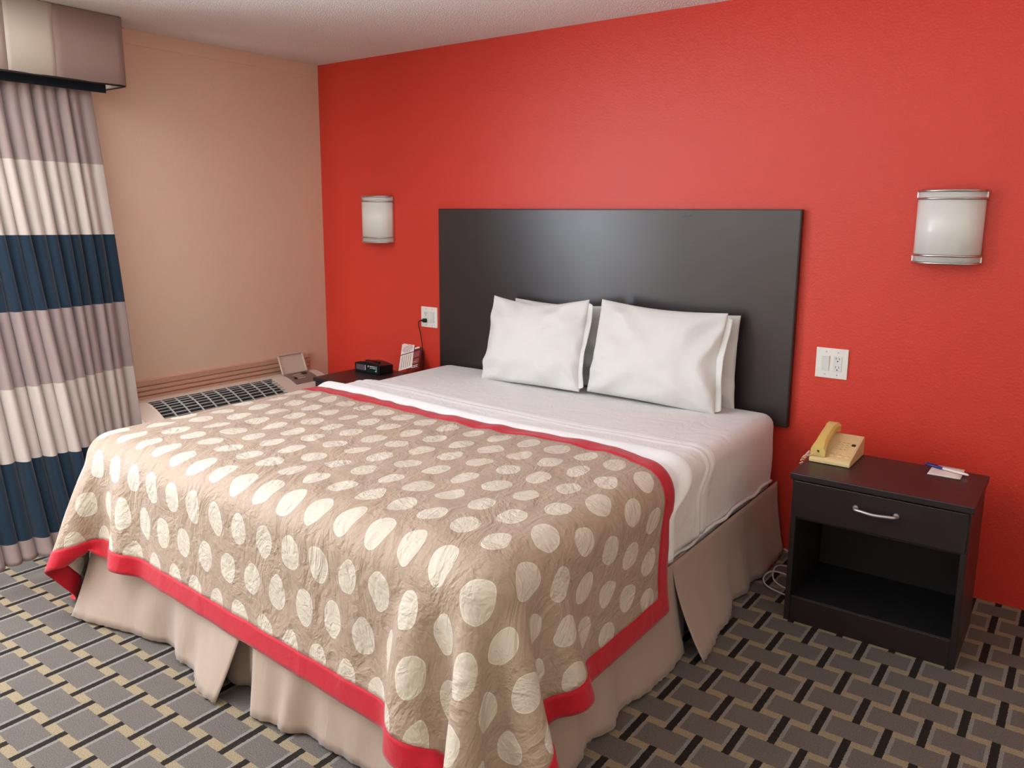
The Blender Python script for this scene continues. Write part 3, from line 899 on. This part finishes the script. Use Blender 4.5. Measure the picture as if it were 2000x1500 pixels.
# ------------------------------------------------------------------ telephone
def telephone():
    X0, X1, Y0, Y1 = 3.332, 3.482, -0.470, -0.252
    r = thing('telephone', 'cream desk telephone with yellowed handset on the dark nightstand', 'telephone', ((X0 + X1) / 2, (Y0 + Y1) / 2, NZ))
    def wedge(y, k=0.0):      # top surface height of the sloping base
        t = (y - Y0) / (Y1 - Y0)
        return NZ + 0.019 + 0.060 * t + k
    bm = bmesh.new()
    V = []
    for x in (X0, X1):
        V += [(x, Y0, NZ + 0.001), (x, Y0, NZ + 0.014), (x, Y0 + 0.012, wedge(Y0 + 0.012)), (x, Y1 - 0.008, wedge(Y1 - 0.008)), (x, Y1, wedge(Y1) - 0.012), (x, Y1, NZ + 0.001)]
    bv = [bm.verts.new(v) for v in V]
    for k in range(6): bm.faces.new((bv[k], bv[(k + 1) % 6], bv[6 + (k + 1) % 6], bv[6 + k]))
    bm.faces.new(bv[:6]); bm.faces.new(bv[6:])
    bmesh.ops.recalc_face_normals(bm, faces=bm.faces)
    bmesh.ops.bevel(bm, geom=bm.edges[:], offset=0.003, segments=2, affect='EDGES', profile=0.5)
    adopt(r, from_bm('base', bm, M_PHONE))
    ang = math.atan2(0.060, Y1 - Y0)
    sl = lambda x, y, k=0.0: Vector((x, y, wedge(y, k)))
    def plate(name, xa, xb, ya, yb, k0, k1, mat):
        V = [sl(xa, ya, k0), sl(xb, ya, k0), sl(xb, yb, k0), sl(xa, yb, k0), sl(xa, ya, k1), sl(xb, ya, k1), sl(xb, yb, k1), sl(xa, yb, k1)]
        o = obj(name, V, [(3, 2, 1, 0), (4, 5, 6, 7), (0, 1, 5, 4), (1, 2, 6, 5), (2, 3, 7, 6), (3, 0, 4, 7)], mat)
        adopt(r, o)
        return o
    plate('faceplate', X0 + 0.066, X1 - 0.006, Y0 + 0.052, Y1 - 0.012, -0.001, 0.0012, M_PHONE)
    for i in range(4):
        for j in range(3):
            xa = X0 + 0.071 + j * 0.0165
            ya = Y0 + 0.128 - i * 0.0165
            k = plate('key', xa, xa + 0.0125, ya, ya + 0.0105, 0.001, 0.0036, M_PHONE)
            plate('key_print', xa + 0.003, xa + 0.0095, ya + 0.003, ya + 0.0065, 0.0036, 0.0038, M_PHONEKEY)
    for xa in (X0 + 0.066, X0 + 0.094, X0 + 0.122):
        plate('function_button', xa, xa + 0.016, Y0 + 0.034, Y0 + 0.044, 0.0, 0.003, M_PHONE)
        plate('key_print', xa + 0.004, xa + 0.011, Y0 + 0.046, Y0 + 0.050, 0.0, 0.0005, M_PHONEKEY)
    plate('message_lamp', X1 - 0.026, X1 - 0.012, Y0 + 0.120, Y0 + 0.132, 0.001, 0.004, M_SLOT)['label'] = 'dark message lamp'
    # handset: bar with two fat ends, along the left side
    ctr = X0 + 0.030
    secs = []
    for t in [k / 20 for k in range(21)]:
        y = Y0 + 0.010 + t * (Y1 - Y0 - 0.008)
        endw = 1 - smoothstep(0.0, 0.26, min(t, 1 - t))
        bot = wedge(y) + 0.004 + 0.020 * (1 - endw) - 0.002
        top = wedge(y) + 0.050 - 0.014 * (abs(t - 0.5) * 2) ** 2.5
        secs.append((y, bot, top, 0.0215 + 0.006 * endw))
    V, F = [], []
    for y, bt, tp, hw in secs:
        c = 0.009
        V += [(ctr - hw, y, bt + 0.003), (ctr - hw, y, tp - c), (ctr - hw + c, y, tp), (ctr + hw - c, y, tp), (ctr + hw, y, tp - c), (ctr + hw, y, bt + 0.003), (ctr + hw - 0.004, y, bt), (ctr - hw + 0.004, y, bt)]
    for i in range(len(secs) - 1):
        for k in range(8):
            F.append((i * 8 + k, i * 8 + (k + 1) % 8, (i + 1) * 8 + (k + 1) % 8, (i + 1) * 8 + k))
    F += [tuple(range(8)), tuple(range(len(secs) * 8 - 8, len(secs) * 8))[::-1]]
    hs = obj('handset', V, F, M_PHONEY)
    bm = bmesh.new(); bm.from_mesh(hs.data); bmesh.ops.recalc_face_normals(bm, faces=bm.faces); bm.to_mesh(hs.data); bm.free()
    adopt(r, hs)
    hs['label'] = 'yellowed plastic handset'
    # cord: straight lead out of the mouthpiece, then a coil over the table edge
    y = Y0 + 0.008
    adopt(r, box('cord_jack', ctr - 0.004, ctr + 0.004, y - 0.001, y + 0.004, NZ + 0.040, NZ + 0.048, M_SLOT, bev=0.001))
    lead = spline([(ctr, y + 0.002, NZ + 0.044), (ctr - 0.012, y - 0.012, NZ + 0.036), (X0 - 0.002, y + 0.002, NZ + 0.020), (X0 - 0.012, y + 0.012, NZ + 0.014)], 6)
    axis = spline([(X0 - 0.008, Y0 + 0.045, NZ + 0.026), (X0 - 0.014, Y0 + 0.018, NZ + 0.016), (X0 - 0.021, Y0 - 0.010, NZ + 0.002), (X0 - 0.025, Y0 - 0.02, NZ - 0.05), (X0 - 0.026, Y0 - 0.01, NZ - 0.14)], 30)
    coil = []
    for i, p in enumerate(axis):
        t = (axis[min(i + 1, len(axis) - 1)] - axis[max(i - 1, 0)]).normalized()
        a = t.cross(Vector((0.9, 0.1, 0.4))).normalized(); b = t.cross(a)
        w = i * 0.75
        coil.append(p + a * math.cos(w) * 0.0055 + b * math.sin(w) * 0.0055)
    adopt(r, tube('cord_lead', lead, 0.0018, M_CORDPINK, n=6), tube('coiled_cord', coil, 0.0019, M_CORDPINK, n=6))
telephone()

def notepad():
    X0, X1, Y0, Y1 = 3.727, 3.833, -0.362, -0.248
    r = thing('notepad', 'small white notepad lying on the nightstand under the pen', 'notepad', ((X0 + X1) / 2, (Y0 + Y1) / 2, NZ))
    for k in range(3):      # a few loose sheets, the upper ones slightly curled
        V = []
        for i in range(9):
            for j in range(9):
                u, v = i / 8, j / 8
                V.append((X0 + u * (X1 - X0) + 0.001 * k, Y0 + v * (Y1 - Y0) - 0.001 * k, NZ + 0.0012 + 0.0012 * k + 0.006 * max(0, (v - 0.6) / 0.4) ** 2 * k / 2))
        o = obj('sheet', V, grid_faces(9, 9), M_CARDW, smooth=True)
        solid(o, 0.0008, 0)
        adopt(r, o)
    p = thing('pen', 'white pen with a blue cap lying across the notepad', 'pen', (3.78, -0.29, NZ))
    a, b = Vector((3.706, -0.272, NZ + 0.0125)), Vector((3.855, -0.318, NZ + 0.0105))
    d = b - a
    adopt(p, tube('cap', [a, a + d * 0.02, a + d * 0.40, a + d * 0.41], [0.004, 0.0056, 0.0056, 0.0048], M_PENBLUE, n=12),
          tube('barrel', [a + d * 0.40, a + d * 0.95, a + d * 0.98, b], [0.0046, 0.0046, 0.0036, 0.0030], M_PENWHITE, n=12),
          tube('clip', [a + d * 0.04 + Vector((0, 0, 0.0065)), a + d * 0.30 + Vector((0, 0, 0.0072))], 0.0012, M_PENBLUE, n=6))
notepad()

# ------------------------------------------------------------------ clock radio and cards on the far nightstand
def clock_radio():
    X0, X1, Y0, Y1 = 0.638, 0.846, -0.335, -0.225
    r = thing('clock_radio', 'black clock radio with an arched top on the corner nightstand', 'clock radio', ((X0 + X1) / 2, Y0, NZ))
    n = 16
    def outline(ins, zz0=0.0):
        pts = [(X0 + ins, NZ + 0.001 + zz0)]
        for k in range(n + 1):
            t = k / n
            pts.append((X0 + ins + (X1 - X0 - 2 * ins) * t, NZ + 0.056 - ins + 0.016 * math.sin(math.pi * t)))
        pts.append((X1 - ins, NZ + 0.001 + zz0))
        return pts
    a = outline(0); m = len(a)
    V = [(x, Y0, z) for x, z in a] + [(x, Y1, z - 0.006 if z > NZ + 0.01 else z) for x, z in a]
    F = [(k, (k + 1) % m, m + (k + 1) % m, m + k) for k in range(m)] + [tuple(range(m))[::-1], tuple(range(m, 2 * m))]
    bm = bmesh.new(); bv = [bm.verts.new(v) for v in V]
    for f in F: bm.faces.new([bv[k] for k in f])
    bmesh.ops.recalc_face_normals(bm, faces=bm.faces)
    P = [from_bm('body', bm, M_BLACKPL)]
    P.append(box('side_panel', X0 + 0.014, X0 + 0.088, Y0 - 0.0015, Y0 + 0.002, NZ + 0.016, NZ + 0.048, M_CLOCKPANEL, bev=0.001))
    P.append(box('display', X0 + 0.104, X0 + 0.200, Y0 - 0.002, Y0 + 0.002, NZ + 0.006, NZ + 0.054, M_LCD, bev=0.001))
    bm = bmesh.new()      # white print of the display sticker: a tick and two short lines with a bracket
    yy0, yy1 = Y0 - 0.0026, Y0 - 0.0019
    for xa, xb, za, zb in ((.090, .094, .020, .050), (.112, .118, .040, .047), (.119, .124, .046, .050), (.130, .176, .044, .048),
                           (.130, .150, .035, .038), (.154, .176, .034, .038), (.182, .185, .018, .050), (.174, .182, .018, .022)):
        add_box(bm, X0 + xa, X0 + xb, yy0, yy1, NZ + za, NZ + zb)
    P.append(from_bm('display_print', bm, M_PRINTW))
    bm = bmesh.new()
    for k in range(4): add_box(bm, X0 + 0.060 + k * 0.03, X0 + 0.082 + k * 0.03, Y0 + 0.03, Y0 + 0.048, NZ + 0.060, NZ + 0.0735, 0.002)
    P.append(from_bm('buttons', bm, M_BLACKPL))
    adopt(r, *P)
clock_radio()

def leaning_card(name, label, cat, bl, tl, w, mat, marks, roll=0.0, top_round=0.0):
    """card whose lower edge stands on the nightstand's back and whose top rests on the wall"""
    bl, tl = Vector(bl), Vector(tl)
    up = tl - bl; L = up.length; up.normalize()
    side = Vector((1, 0, 0)); side = (side - up * side.dot(up)).normalized()
    nrm = side.cross(up).normalized()
    if nrm.y > 0: nrm = -nrm
    r = thing(name, label, cat, bl)
    def slab(nm, u0, u1, v0, v1, d0, d1, m, rnd=0.0):
        pr = [(u0, v0), (u1, v0)]
        if rnd:
            pr += [(u1 - rnd + rnd * math.cos(a), v1 - rnd + rnd * math.sin(a)) for a in [R(k * 15) for k in range(7)]]
            pr += [(u0 + rnd - rnd * math.sin(a), v1 - rnd + rnd * math.cos(a)) for a in [R(k * 15) for k in range(7)]]
        else:
            pr += [(u1, v1), (u0, v1)]
        n = len(pr)
        V = [bl + side * u + up * v + nrm * d0 for u, v in pr] + [bl + side * u + up * v + nrm * d1 for u, v in pr]
        F = [(k, (k + 1) % n, n + (k + 1) % n, n + k) for k in range(n)] + [tuple(range(n))[::-1], tuple(range(n, 2 * n))]
        o = obj(nm, V, F, m)
        bm = bmesh.new(); bm.from_mesh(o.data); bmesh.ops.recalc_face_normals(bm, faces=bm.faces); bm.to_mesh(o.data); bm.free()
        adopt(r, o)
        return o
    slab('card_sheet', 0, w, 0, L, 0.0, 0.0015, mat, top_round)
    for nm, u0, u1, v0, v1, m in marks:
        slab(nm, u0 * w, u1 * w, v0 * L, v1 * L, 0.0015, 0.0019, m)
txt = [('printed_rule', 0.0, 1.0, 0.555, 0.585, M_INKBLK), ('printed_logo', 0.44, 0.54, 0.905, 0.93, M_INK)]
for k, (a, b) in enumerate(((0.16, 0.84), (0.12, 0.88), (0.10, 0.90), (0.16, 0.86), (0.28, 0.70))):
    txt.append(('printed_line', a, b, 0.84 - k * 0.05, 0.853 - k * 0.05, M_INK))
for k in range(5):
    txt.append(('printed_line', 0.15 + k * 0.16, 0.185 + k * 0.16, 0.06, 0.52, M_INK))
leaning_card('guide_card', 'tall white printed card leaning on the red wall by the clock radio', 'card', (0.845, -0.178, NZ + 0.002), (0.712, -0.006, 0.712), 0.088, M_CARDW, txt)
mar = [('printed_badge', 0.42, 0.80, 0.82, 0.89, M_CARDW), ('printed_panel', 0.30, 0.86, 0.48, 0.72, M_PINKCARD), ('printed_panel', 0.30, 0.86, 0.24, 0.43, M_PINKCARD),
       ('printed_line', 0.40, 0.70, 0.30, 0.33, M_CARDW), ('printed_line', 0.36, 0.84, 0.16, 0.18, M_CARDW), ('printed_line', 0.36, 0.84, 0.10, 0.12, M_CARDW)]
leaning_card('door_hanger', 'maroon printed card with a rounded top behind the white card', 'card', (0.905, -0.176, NZ + 0.002), (0.778, -0.004, 0.706), 0.085, M_REDDARK, mar, top_round=0.014)

# ------------------------------------------------------------------ air conditioner under the tan wall
def air_conditioner():
    Y0, Y1 = -1.455, -0.195
    G0, G1 = -1.355, -0.545
    r = thing('air_conditioner', 'beige through-wall air conditioner below the wooden rail on tan wall', 'air conditioner', (0.15, (Y0 + Y1) / 2, 0))
    def surf(x):      # height of the curved top over x
        if x < 0.10: return 0.500 + 0.008 * x / 0.10
        t = (x - 0.10) / 0.21
        return 0.508 - 0.085 * t ** 1.7
    xs = sorted([0.001 + 0.30 * k / 20 for k in range(21)] + [0.1195, 0.305])
    full = [(x, surf(x)) for x in xs] + [(0.318, 0.38), (0.32, 0.10), (0.001, 0.10)]
    cut = [(x, surf(x) - (0.030 if 0.12 < x < 0.29 else 0)) for x in xs] + [(0.318, 0.38), (0.32, 0.10), (0.001, 0.10)]
    adopt(r, extrude_profile('end_cap', full, Y0, G0, M_ACBODY), extrude_profile('end_cap', full, G1, Y1, M_ACBODY), extrude_profile('body', cut, G0, G1, M_ACBODY))
    pl = [x for x in xs if 0.12 < x < 0.29]
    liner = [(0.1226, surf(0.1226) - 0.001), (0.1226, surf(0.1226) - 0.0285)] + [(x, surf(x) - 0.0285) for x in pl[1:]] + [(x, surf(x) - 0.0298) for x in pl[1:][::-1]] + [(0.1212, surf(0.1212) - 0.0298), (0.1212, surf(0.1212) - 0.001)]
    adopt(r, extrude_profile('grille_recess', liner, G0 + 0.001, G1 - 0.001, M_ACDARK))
    # frame of the outlet
    for ya, yb in ((G0 - 0.004, G0 + 0.006), (G1 - 0.006, G1 + 0.004)):
        prof = [(x, surf(x) + 0.003) for x in pl] + [(x, surf(x) - 0.028) for x in pl[::-1]]
        adopt(r, extrude_profile('grille_frame', prof, ya, yb, M_ACBODY))
    # louvres along the unit and cross bars
    for k in range(7):
        x = 0.132 + k * 0.0235
        bm = bmesh.new()
        add_box(bm, x - 0.0022, x + 0.0022, G0, G1, surf(x) - 0.006, surf(x) - 0.001)
        adopt(r, from_bm('louvre', bm, M_ACGRILL))
    for k in range(1, 10):
        y = G0 + (G1 - G0) * k / 10
        V, F = [], []
        for x in pl:
            for yy in (y - 0.003, y + 0.003):
                V += [(x, yy, surf(x) - 0.007), (x, yy, surf(x) + 0.001)]
        for i in range(len(pl) - 1):
            b = i * 4
            F += [(b, b + 1, b + 5, b + 4), (b + 2, b + 6, b + 7, b + 3), (b + 1, b + 3, b + 7, b + 5), (b, b + 4, b + 6, b + 2)]
        adopt(r, obj('cross_bar', V, F, M_ACGRILL))
    # control panel with its flipped-up lid
    C0, C1 = -0.452, -0.262
    def on(xa, xb, ya, yb, k0, k1, name, mat):
        V = [(xa, ya, surf(xa) + k0), (xb, ya, surf(xb) + k0), (xb, yb, surf(xb) + k0), (xa, yb, surf(xa) + k0),
             (xa, ya, surf(xa) + k1), (xb, ya, surf(xb) + k1), (xb, yb, surf(xb) + k1), (xa, yb, surf(xa) + k1)]
        o = obj(name, V, [(3, 2, 1, 0), (4, 5, 6, 7), (0, 1, 5, 4), (1, 2, 6, 5), (2, 3, 7, 6), (3, 0, 4, 7)], mat)
        adopt(r, o)
        return o
    cxs = [0.105 + 0.13 * k / 8 for k in range(9)]
    adopt(r, extrude_profile('control_panel', [(x, surf(x) + 0.004) for x in cxs] + [(x, surf(x) - 0.004) for x in cxs[::-1]], C0, C1, M_ACPANEL))
    on(0.130, 0.150, C1 - 0.070, C1 - 0.040, 0.003, 0.010, 'selector_button', M_BLACKPL)
    on(0.175, 0.190, C0 + 0.030, C0 + 0.042, 0.003, 0.009, 'selector_button', M_BLACKPL)
    for i in range(3):
        on(0.140 + i * 0.022, 0.144 + i * 0.022, C0 + 0.05, C0 + 0.11, 0.004, 0.0056, 'printed_line', M_ACBODY)
    lid = bmesh.new()
    ang = R(68)
    L, T = 0.125, 0.010
    base = Vector((0.098, 0, surf(0.098) + 0.004))
    ux = Vector((-math.cos(ang), 0, math.sin(ang))); nx = Vector((math.sin(ang), 0, math.cos(ang)))
    def lb(u0, u1, ya, yb, d0, d1):
        V = []
        for d in (d0, d1):
            for u, y in ((u0, ya), (u1, ya), (u1, yb), (u0, yb)):
                p = base + ux * u + nx * d
                V.append(lid.verts.new((p.x, y, p.z)))
        for f in ((3, 2, 1, 0), (4, 5, 6, 7), (0, 1, 5, 4), (1, 2, 6, 5), (2, 3, 7, 6), (3, 0, 4, 7)):
            lid.faces.new([V[k] for k in f])
    lb(0, L, C0, C1, 0, 0.003)
    lb(0, L, C0, C0 + 0.006, 0.003, 0.014); lb(0, L, C1 - 0.006, C1, 0.003, 0.014); lb(L - 0.006, L, C0, C1, 0.003, 0.014)
    bmesh.ops.recalc_face_normals(lid, faces=lid.faces)
    o = from_bm('control_lid', lid, M_ACBODY)
    o['label'] = 'open flip-up control lid'
    adopt(r, o)
air_conditioner()

# ------------------------------------------------------------------ curtain and valance
def curtain():
    n, m = 230, 60
    V, UV = [], []
    ZT = 2.16
    y_r, y_l = -1.515, -2.46
    rnd = random.Random(4)
    # irregular pleats: cumulative phase along the cloth
    ph, acc = [], 0.0
    for i in range(n):
        t = i / (n - 1)
        acc += (1.0 + 0.45 * noise.noise(Vector((t * 7, 0.3, 2)))) / n
        ph.append(acc)
    for i in range(n):
        t = i / (n - 1)
        for j in range(m):
            w = j / (m - 1)            # 0 top .. 1 hem
            s = w * 2.17               # distance along the cloth
            flare = 0.56 * w ** 1.35 * (0.45 + 0.55 * smoothstep(0.0, 0.5, t))
            amp = (0.026 + 0.022 * w) * (0.75 + 0.5 * noise.noise(Vector((t * 13, w * 1.2, 9))))
            phase = ph[i] * 15.5 * 2 * math.pi + 0.9 * math.sin(w * 2.2 + t * 9)
            quiet = smoothstep(0.0, 0.06, t)
            fold = amp * (0.75 * math.sin(phase) + 0.35 * math.sin(phase * 0.53 + 1.3 + w)) * (0.25 + 0.75 * quiet)
            x = 0.105 + flare + fold + 0.02 * noise.noise(Vector((t * 6, w * 3, 5))) * w
            spread = 0.035 * w * (1 - t) + 0.02 * math.sin(w * 4) * (1 - t)
            y = y_r + (y_l - y_r) * t + spread + 0.012 * math.cos(phase) * (0.4 + 0.6 * w)
            z = ZT - s * (1 - 0.035 * w) + 0.03 * w * (1 - t) * 0.5
            V.append((max(x, 0.035), y, max(z, 0.012)))
            UV.append((t * 2.4, ZT - s * 0.985 + 0.05 * (1 - t) * w))
    o = obj('curtain', V, grid_faces(n, m), M_CURTAIN, smooth=True, uv=UV)
    subsurf(o, 1)
    solid(o, 0.003, 0)
    tag(o, 'pleated curtain with mauve, cream and navy bands left of the tan wall', 'curtain')
curtain()

def valance():
    FX, ZB, ZT = 0.222, 2.118, 2.437
    YR, YL = -1.392, -4.95
    r = thing('valance', 'box valance of cream and mauve cloth panels under the ceiling', 'valance', (FX / 2, -2.0, ZB))
    def panel(name, ya, yb, mat):
        V = []
        n = 10
        for i in range(n + 1):
            y = ya + (yb - ya) * i / n
            for z in (ZB, (ZB + ZT) / 2, ZT):
                V.append((FX + 0.004 * math.sin(i / n * math.pi), y, z))
        o = obj(name, V, grid_faces(n + 1, 3), mat, smooth=True)
        solid(o, 0.014, 0)
        adopt(r, o)
    ys = [YR, -1.712, -1.915, -2.24, -2.44, -2.76, -2.96, -3.28, -3.48, -3.80, -4.0, -4.32, -4.52, YL]
    mats = [M_VMAUVE, M_VCREAM, M_VGREY, M_VCREAM]
    for k in range(len(ys) - 1):
        panel('cloth_panel', ys[k], ys[k + 1], mats[k % 4] if k else M_VMAUVE)
    ret = bmesh.new()
    add_box(ret, 0.002, FX, YR - 0.012, YR, ZB, ZT)
    adopt(r, from_bm('side_return', ret, M_VMAUVE))
    adopt(r, box('lining', 0.02, FX - 0.008, YR - 0.022, YR - 0.013, ZB + 0.002, ZT - 0.01, M_LINING, bev=0))
    adopt(r, box('front_inner_layer', FX - 0.016, FX - 0.008, YL, YR - 0.022, ZB + 0.004, ZT - 0.004, M_NAVYBAND, bev=0))
    adopt(r, box('mounting_board', 0.001, FX - 0.016, YL, YR - 0.023, ZT - 0.02, ZT, M_OAKTRIM, bev=0))
    pts = [(0.003, YR - 0.002, ZB)] + spline([(0.05, YR - 0.002, ZB), (FX - 0.02, YR - 0.002, ZB), (FX + 0.006, YR - 0.010, ZB), (FX + 0.007, YR - 0.06, ZB)], 6) + [(FX + 0.008, YL, ZB)]
    adopt(r, tube('piping', pts, 0.0045, M_PIPING, n=8))
    adopt(r, tube('piping', [(FX + 0.004, YR, ZB), (FX + 0.004, YR, ZB + 0.2), (FX + 0.003, YR, ZB + 0.26)], [0.0032, 0.0022, 0.0008], M_PIPING, n=6))
    # curtain track and a dark teal band across the top of the curtain
    rr = thing('curtain_rod', 'curtain track with a dark teal band under the valance', 'curtain track', (0.09, -2.0, 2.16))
    adopt(rr, box('dark_band', 0.150, 0.156, -4.9, -1.455, 2.085, 2.165, M_NAVYBAND, bev=0), box('track', 0.09, 0.12, -4.9, -1.45, 2.175, 2.20, M_WINFRAME))
valance()

# ------------------------------------------------------------------ loose cables by the bed
def cables():
    defs = [('pale cable loop lying on the carpet nearest the bed skirt', [(3.30, -0.46, 0.008), (3.25, -0.455, 0.010), (3.19, -0.44, 0.02), (3.17, -0.40, 0.035), (3.20, -0.36, 0.05), (3.30, -0.33, 0.03)]),
            ('pale cable trailing behind the telephone nightstand leg', [(3.31, -0.40, 0.012), (3.25, -0.41, 0.016), (3.20, -0.38, 0.030), (3.19, -0.30, 0.05), (3.24, -0.2, 0.02), (3.3, -0.12, 0.01)]),
            ('short pale cable stretched higher between bed and telephone nightstand', [(3.31, -0.30, 0.13), (3.26, -0.30, 0.12), (3.20, -0.25, 0.11), (3.19, -0.14, 0.06), (3.22, -0.06, 0.006)])]
    for lab, p in defs:
        tag(tube('cable', spline(p, 10), 0.0032, M_WIRE, n=6), lab, 'cable', 'pale cables on the floor')
cables()
